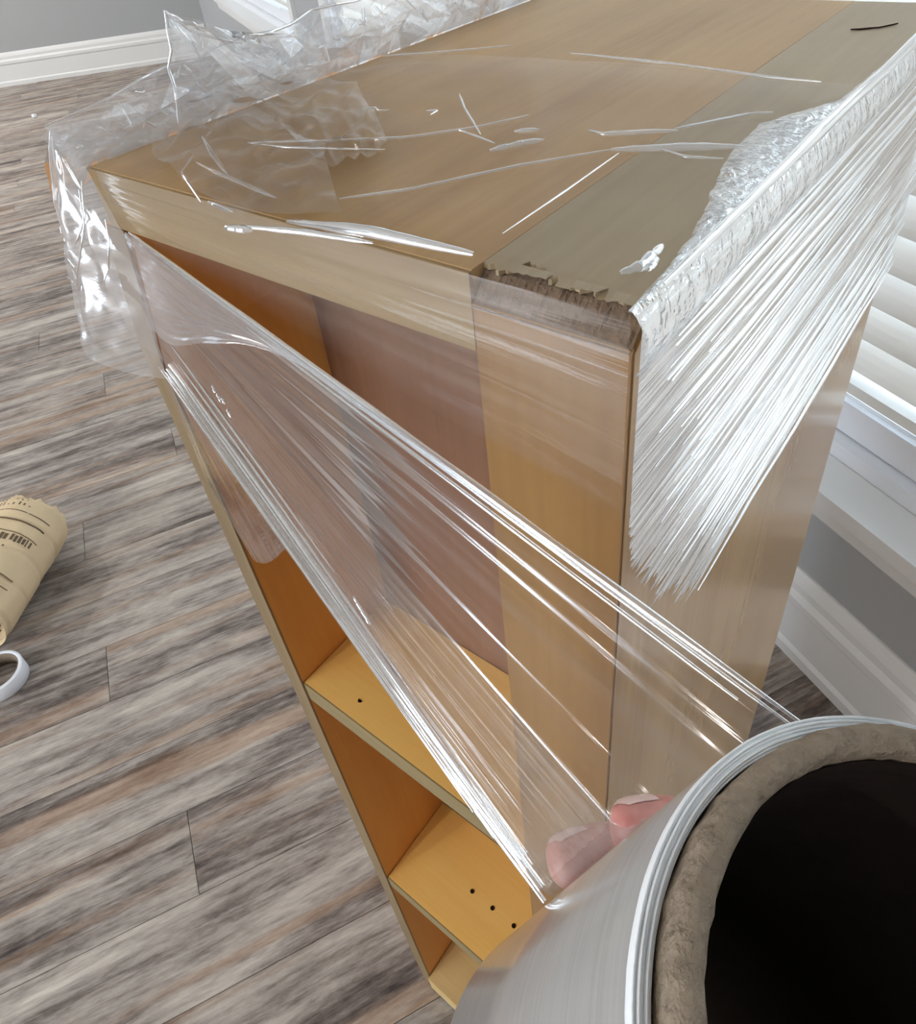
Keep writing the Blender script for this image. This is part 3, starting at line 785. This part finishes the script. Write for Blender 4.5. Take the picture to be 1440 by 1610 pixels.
def overhang(u, v):
    y = lerp(-.004, .36, u); x = lerp(-.256, -.300 - .006 * n1(u * 6, 3), v); z = 1.1015 + .008 * math.sin(math.pi * v) - .022 * v * v
    c = crumple((u * 6, v, 2), 1.8, .008, 12)
    return (x, y, z + c * min(1, v * 3))
wsheet('overhang', 38, 5, overhang, F_LOOSE, False, .0016)
# pointed flap sticking up from that edge
FL_l = [(-.2575, .047, 1.104), (-.2580, .055, 1.126), (-.2590, .0595, 1.1480)]
FL_r = [(-.2580, .145, 1.112), (-.2600, .120, 1.126), (-.2610, .093, 1.1305)]
def flapfn(u, v):
    p = poly(FL_l, v).lerp(poly(FL_r, v), u)
    c = crumple((u * 2.2, v * 1.6, 4), 1.6, .008, 21)
    p.x += c * .8 - .004 * math.sin(math.pi * u) * v; p.z += .25 * c * u
    return p
wsheet('pointed_flap', 9, 6, flapfn, F_CRUMP, False, .0012)
def flapfn2(u, v):
    p = poly(FL_l, v).lerp(poly(FL_r, v), u * .8); c = crumple((u * 2, v * 2.1, 9), 1.6, .008, 31)
    p.x += .010 * math.sin(math.pi * u) + c * .6; return p
wsheet('pointed_flap', 6, 5, flapfn2, F_CRUMP, False, .0010)

rf = random.Random(21)
def fold(pts, r): pleat('fold_line', pts, r, F_CREASE, n=max(12, 5 * len(pts)), seg=5)
sf = standfn(1.0, .010, .008)
fold([Vector(sf(t / 24, 1.0)) for t in range(25)], .0008)
for i in range(46):
    u = rf.uniform(.01, .97); v = rf.uniform(.15, .9); fold([Vector(sf(min(1, max(0, u + k * rf.uniform(.004, .014))), min(1, max(.08, v + k * rf.uniform(-.16, .16))))) + Vector((.001, -.0006, .0006)) for k in range(3)], rf.uniform(.0003, .0007))
fold([flapfn(0, t / 6) for t in range(7)], .0008); fold([flapfn(t / 8, 1.0) for t in range(9)], .0009)
for a, b, c, d in ((.12, .95, .25, .45), (.3, .98, .62, .55), (.62, .5, .98, .9), (.1, .5, .22, .1), (.45, .9, .3, .6), (.7, .95, .9, .6)): fold([flapfn(lerp(a, c, t / 4), lerp(b, d, t / 4)) for t in range(5)], .0006)
fold([cornfn(0.0, t / 8) for t in range(9)], .0005)
fold([cornfn(.12 + .05 * t / 6, .0 + .45 * t / 6) for t in range(7)], .0005)
for a, b, c, d, r in ((.95, .05, .55, .4, .0006), (.85, .10, .45, .6, .0004), (.98, .2, .75, .55, .0005)): fold([cornfn(lerp(a, c, t / 6), lerp(b, d, t / 6)) - Vector((0, .001, 0)) for t in range(7)], r)
for k in range(9):
    u = .42 + .1 * math.sin(k * 2.1); v = .34 + k * .033; fold([cornfn(u + rf.uniform(-.07, .07), v + rf.uniform(-.02, .03)) - Vector((0, .0012, 0)) for q in range(3)], .0003)

# 8. film bunched along the right edge of the top
WPR = [(-.004, .0008), (.02, .0020), (.04, .0042), (.065, .0095), (.085, .0150), (.105, .0190), (.135, .0205), (.15, .014), (.17, .004), (.22, .0020), (.30, .0015), (.37, .0010)]
def wid(y):
    for (a, ha), (b, hb) in zip(WPR, WPR[1:]):
        if y <= b: return lerp(ha, hb, (y - a) / (b - a))
    return WPR[-1][1]
def rimfn(seed, amp, k, part=1.0):
    def fn(u, v):
        v *= part
        y = lerp(-.003, .40, u); w_ = wid(y) * k
        c = crumple((u * 16, v * 1.2, seed), 2.2, amp, seed) + amp * .4 * n1(u * 90 - v * 9, seed)
        if v < .55:
            t = v / .55; x = lerp(-w_, .0008, t); z = 1.1024 + (.0012 + abs(c)) * math.sin(math.pi * (.15 + .8 * t)) * min(1, .3 + w_ / .012)
            return (x + .3 * c * min(1, w_ / .01), y + .5 * c, z)
        t = (v - .55) / .45
        return (.0012 + .0030 * math.sin(math.pi * t) + max(0, c) * .6, y + .4 * c, 1.1024 - .020 * t)
    return fn
wsheet('bunched_rim', 260, 14, rimfn(2.0, .0018, 1.0), F_RIM)
wsheet('bunched_rim', 90, 7, rimfn(6.0, .0016, .8, .54), F_RIM, False, .0003)
pleat('rim_rope', [(.001, y, 1.1035 + .0015 * n1(y * 40, 2)) for y in (.012, .05, .09, .13, .17, .21, .26, .31, .37, .41)], .0024, F_PLEAT)
pleat('rim_rope', [(.0022, y, 1.099 - .012 * (y / .4) + .0015 * n1(y * 30, 4)) for y in (.012, .05, .09, .13, .17, .21, .26, .31, .37, .41)], .0018, F_PLEAT)

# 9. streaked film stretched over the right face
def sidefn(u, v):
    # u along the depth, v down the face; front lower corner cut away
    zlow = lerp(.918, .944, u); z = lerp(1.1005, zlow, v)
    yf = .0005 + .074 * max(0.0, (v - .40) / .6) ** 1.6
    yf = max(.0005, yf + (.020 * n1(v * 58, 6) + .012 * n1(v * 150, 8)) * smoothstep(.25, .8, v))
    y = lerp(yf, .405 - .03 * v, u)
    fade = smoothstep(0.02, .16, u - .05 * n1(v * 40, 3))
    s = v * 120 + u * 5
    k = .0016 + fade * (.0011 * abs(n1(s * .55, 1)) * 1.6 + .0008 * n1(s * 1.3, 2 + .1 * u) + .0022 * n1(v * 14 + u * 1.5, 4))
    return (max(.0007, k), y, z - .0006 * u)
wsheet('side_sheet', 60, 300, sidefn, F_SIDE)
rp_ = random.Random(5)
for i in range(46):
    v = .03 + .96 * (i + rp_.random() * .8) / 46; u0 = .03 + rp_.random() * .10 + (.10 * max(0, v - .8)); u1 = u0 + rp_.uniform(.3, .95)
    P = [Vector(sidefn(min(1, lerp(u0, min(1, u1), t / 8)), v)) + Vector((.0006, 0, 0)) for t in range(9)]
    pleat('streak', P, rp_.uniform(.0004, .0011), F_STREAK, n=24, seg=5, up=Vector((1, -.25, .1)))
pleat('streak_edge', [Vector(sidefn(t / 10, 1.0)) + Vector((.001, 0, 0)) for t in range(11)], .0014, F_PLEAT, up=Vector((1, -.25, .1)))

# 10. creases across the top
CZ = 1.1050
CREASES_AND_SEAM_HIGHLIGHT = [
 ([(-.2390, .170), (-.2080, .1875), (-.1800, .2068)], .0007),
 ([(-.1395, .2005), (-.0840, .1950), (-.0350, .1860), (-.0150, .1850)], .0008),
 ([(-.1958, .0398), (-.1660, .0530), (-.1345, .0700), (-.1150, .0900), (-.1040, .1097)], .0007),
 ([(-.1958, .0398), (-.1750, .0420), (-.1500, .0500), (-.1330, .0560)], .0005),
 ([(-.1150, .0130), (-.0980, .0290), (-.0760, .0620), (-.0546, .0869)], .0007),
 ([(-.0546, .0869), (-.0340, .0975), (-.0151, .1060)], .0014),
 ([(-.0720, .1020), (-.0650, .1000), (-.0420, .1130)], .0010),
 ([(-.0440, .1140), (-.0260, .1390), (-.0190, .1430)], .0007),
 ([(-.1510, .1250), (-.1350, .1080), (-.1080, .0830)], .0007),
 ([(-.1210, .0850), (-.0970, .0770)], .0006),
 ([(-.0945, .0700), (-.0870, .0820), (-.0820, .0870)], .0013),
 ([(-.0980, .0910), (-.0900, .0960)], .0010),
 ([(-.1360, -.0140), (-.1100, -.0070), (-.0850, -.0030)], .0011),
 ([(-.1230, -.0036), (-.0860, -.0015), (-.0495, .0007)], .0019),
 ([(-.1180, -.0032), (-.0800, -.0018), (-.0600, -.0005)], .0008),
 ([(-.2230, .0370), (-.1990, .0240), (-.1720, .0110)], .0010),
 ([(-.1970, .0150), (-.1790, .0110), (-.1360, .0040)], .0010),
 ([(-.2060, .0200), (-.1930, .0050), (-.1660, -.0065)], .0007),
 ([(-.1640, -.0050), (-.1470, -.0070)], .0010),
 ([(-.1390, -.0170), (-.1280, -.0140)], .0014),
 ([(-.0400, .0940), (-.0290, .0900), (-.0170, .0930)], .0005),
 ([(-.0120, .0850), (-.0080, .0790)], .0010),
 ([(-.0095, .0090), (-.0065, .0150), (-.0070, .0280)], .0016),
 ([(-.0040, .0130), (-.0050, .0210)], .0011),
 ([(-.0500, .0150), (-.0498, .0500), (-.0505, .0850)], .0004),  # pale line laid along the strip's seam as its highlight
 ([(-.1500, .1000), (-.1450, .1020), (-.1440, .0960)], .0005),
 ([(-.1800, .0900), (-.1760, .0960), (-.1710, .0930), (-.1660, .0950)], .0005),
]
for pts, r in CREASES_AND_SEAM_HIGHLIGHT:
    pleat('crease', [(x, y, CZ if y > -.002 else 1.1030 - .0006) for x, y in pts], r, F_CREASE, n=18, seg=5, up=Vector((.15, -.5, .85)))

# ------------------------------------------------------------------ kraft paper roll on the floor
M_KRAFT = plain('kraft_paper', srgb(222, 198, 160), .8, .2, .5, 26, .08)
M_INK = plain('grey_print', srgb(112, 96, 78), .85, .1)
KD = Vector((.585, -.811, 0)).normalized(); KN = Vector((.811, .585, 0))
KR = .082; K0 = Vector((-1.492, .118, KR))
kr = empty('kraft_paper_roll', K0 - Vector((0, 0, KR)))
tag(kr, 'crumpled brown kraft paper roll with faded print lying on the floor at the picture edge', 'paper roll')
KO = K0 - Vector((0, 0, KR))
def kp(s, deg, r=KR):
    a = math.radians(deg)   # 0 = top, 90 = right flank
    return K0 + KD * s + (Vector((0, 0, 1)) * math.cos(a) + KN * math.sin(a)) * r
def kr_r(s, deg):
    a = math.radians(deg); b = Vector((math.cos(a) * 1.6, math.sin(a) * 1.6, s * 9))
    r = KR * (1 + .05 * noise.noise(b) + .03 * noise.noise(b * 2.3)) - .0025 * (math.sin(s * 95) > .93)
    if s < .03: r -= (.03 - s) ** 2 * 28 * (1 + .8 * noise.noise(b * 3))
    return min(r, KR * 1.0 / max(.2, abs(math.cos(a)))) if math.cos(a) < -.5 else r
def kfn(u, v):
    s = -.004 + .295 * u; d = v * 360
    end = .012 * noise.noise(Vector((math.cos(v * 6.28) * 2, math.sin(v * 6.28) * 2, 4))) * (1 - min(1, u * 9))
    return kp(s + end, d, kr_r(max(0, s), d)) - KO
sheet('paper_wrap', kr, 70, 72, kfn, M_KRAFT)
def kend(u, v):
    d = v * 360; r = kr_r(0, d) * (1 - u)
    end = .012 * noise.noise(Vector((math.cos(v * 6.28) * 2, math.sin(v * 6.28) * 2, 4))) * (1 - u)
    return kp(-.004 + end + .012 * math.sin(u * 9) * u + .006 * noise.noise(Vector((u * 6, math.cos(v * 6.28) * 3, math.sin(v * 6.28) * 3))), d, max(.0005, r)) - KO
sheet('folded_end', kr, 12, 48, kend, M_KRAFT)
def kband(name, s0, s1, d0, d1, n=12, lift=.0006, skew=0.0):
    bm = bmesh.new(); A = []; B = []
    for i in range(n + 1):
        d = lerp(d0, d1, i / n); A.append(bm.verts.new(kp(s0 + skew * i / n, d, kr_r(s0, d) + lift) - KO)); B.append(bm.verts.new(kp(s1 + skew * i / n, d, kr_r(s1, d) + lift) - KO))
    for i in range(n): bm.faces.new((A[i], A[i + 1], B[i + 1], B[i]))
    return obj(name, bm, M_INK, kr)
for s, sk in ((.050, .010), (.078, .004), (.103, .012), (.205, .006), (.232, .0)): kband('print_line', s, s + .0022, -80, 70, 20, skew=sk)
for i, (d, wdg) in enumerate(((18, 5), (24, 5), (33, 4), (38.5, 4), (44, 4), (49.5, 4), (55, 2), (60, 3))): kband('print_letter', .118 + .002 * (i % 2), .136 - .001 * (i % 3), d, d + wdg, 3)
for d in (-18, -11, -2, 6, 15, 22, 30): kband('print_letter', .022 + .002 * math.sin(d), .042, d, d + 2.6, 3)
kband('print_arrow', .158, .190, 21, 23.5, 3); kband('print_arrow', .152, .158, 17, 28, 4); kband('print_arrow', .146, .151, 14, 17, 2); kband('print_arrow', .146, .151, 29, 32, 2)
bm = bmesh.new(); vs = [bm.verts.new(kp(s, d, kr_r(s, d) + .0008) - KO) for s, d in ((.112, 2), (.124, 10), (.136, 2), (.124, -6))]; bm.faces.new(vs); obj('print_diamond', bm, M_INK, kr)

# ------------------------------------------------------------------ white tape ring
M_TAPE = plain('white_tape', srgb(236, 238, 242), .35, .5, 0, 30, .02)
tp = empty('tape_roll', (-1.211, -.128, 0)); tag(tp, 'white tape ring lying on the planks below the kraft paper roll', 'tape')
bm = bmesh.new(); rows = []; r0, r1, hh = .0410, .0480, .032
for k in range(64):
    a = 2 * math.pi * k / 64
    rows.append([bm.verts.new((r * math.cos(a), r * math.sin(a), z)) for r, z in ((r0, .001), (r1 - .001, 0), (r1, .001), (r1, hh - .001), (r1 - .001, hh), (r0, hh))])
for k in range(64):
    A, B = rows[k], rows[(k + 1) % 64]
    for i in range(6): bm.faces.new((A[i], A[(i + 1) % 6], B[(i + 1) % 6], B[i]))
obj('tape_winding', bm, M_TAPE, tp, True)
bm = bmesh.new(); rows = []
for k in range(64):
    a = 2 * math.pi * k / 64
    rows.append([bm.verts.new((r * math.cos(a), r * math.sin(a), z)) for r, z in ((r0 - .0022, .0005), (r0 - .0002, .0005), (r0 - .0002, hh - .0005), (r0 - .0022, hh - .0005))])
for k in range(64):
    A, B = rows[k], rows[(k + 1) % 64]
    for i in range(4): bm.faces.new((A[i], A[(i + 1) % 4], B[(i + 1) % 4], B[i]))
obj('tape_core', bm, M_CARD, tp, True)

# a crumb of paper on the far floor
bm = bmesh.new(); bmesh.ops.create_icosphere(bm, subdivisions=2, radius=.016)
for v in bm.verts: v.co *= 1 + .35 * noise.noise(v.co * 90); v.co.z = max(-.012, v.co.z * .8)
cr = obj('paper_scrap', bm, M_TAPE, None); cr.location = (-5.33, 2.03, .012)
tag(cr, 'tiny white paper scrap lying on the floor near the far baseboard', 'scrap')
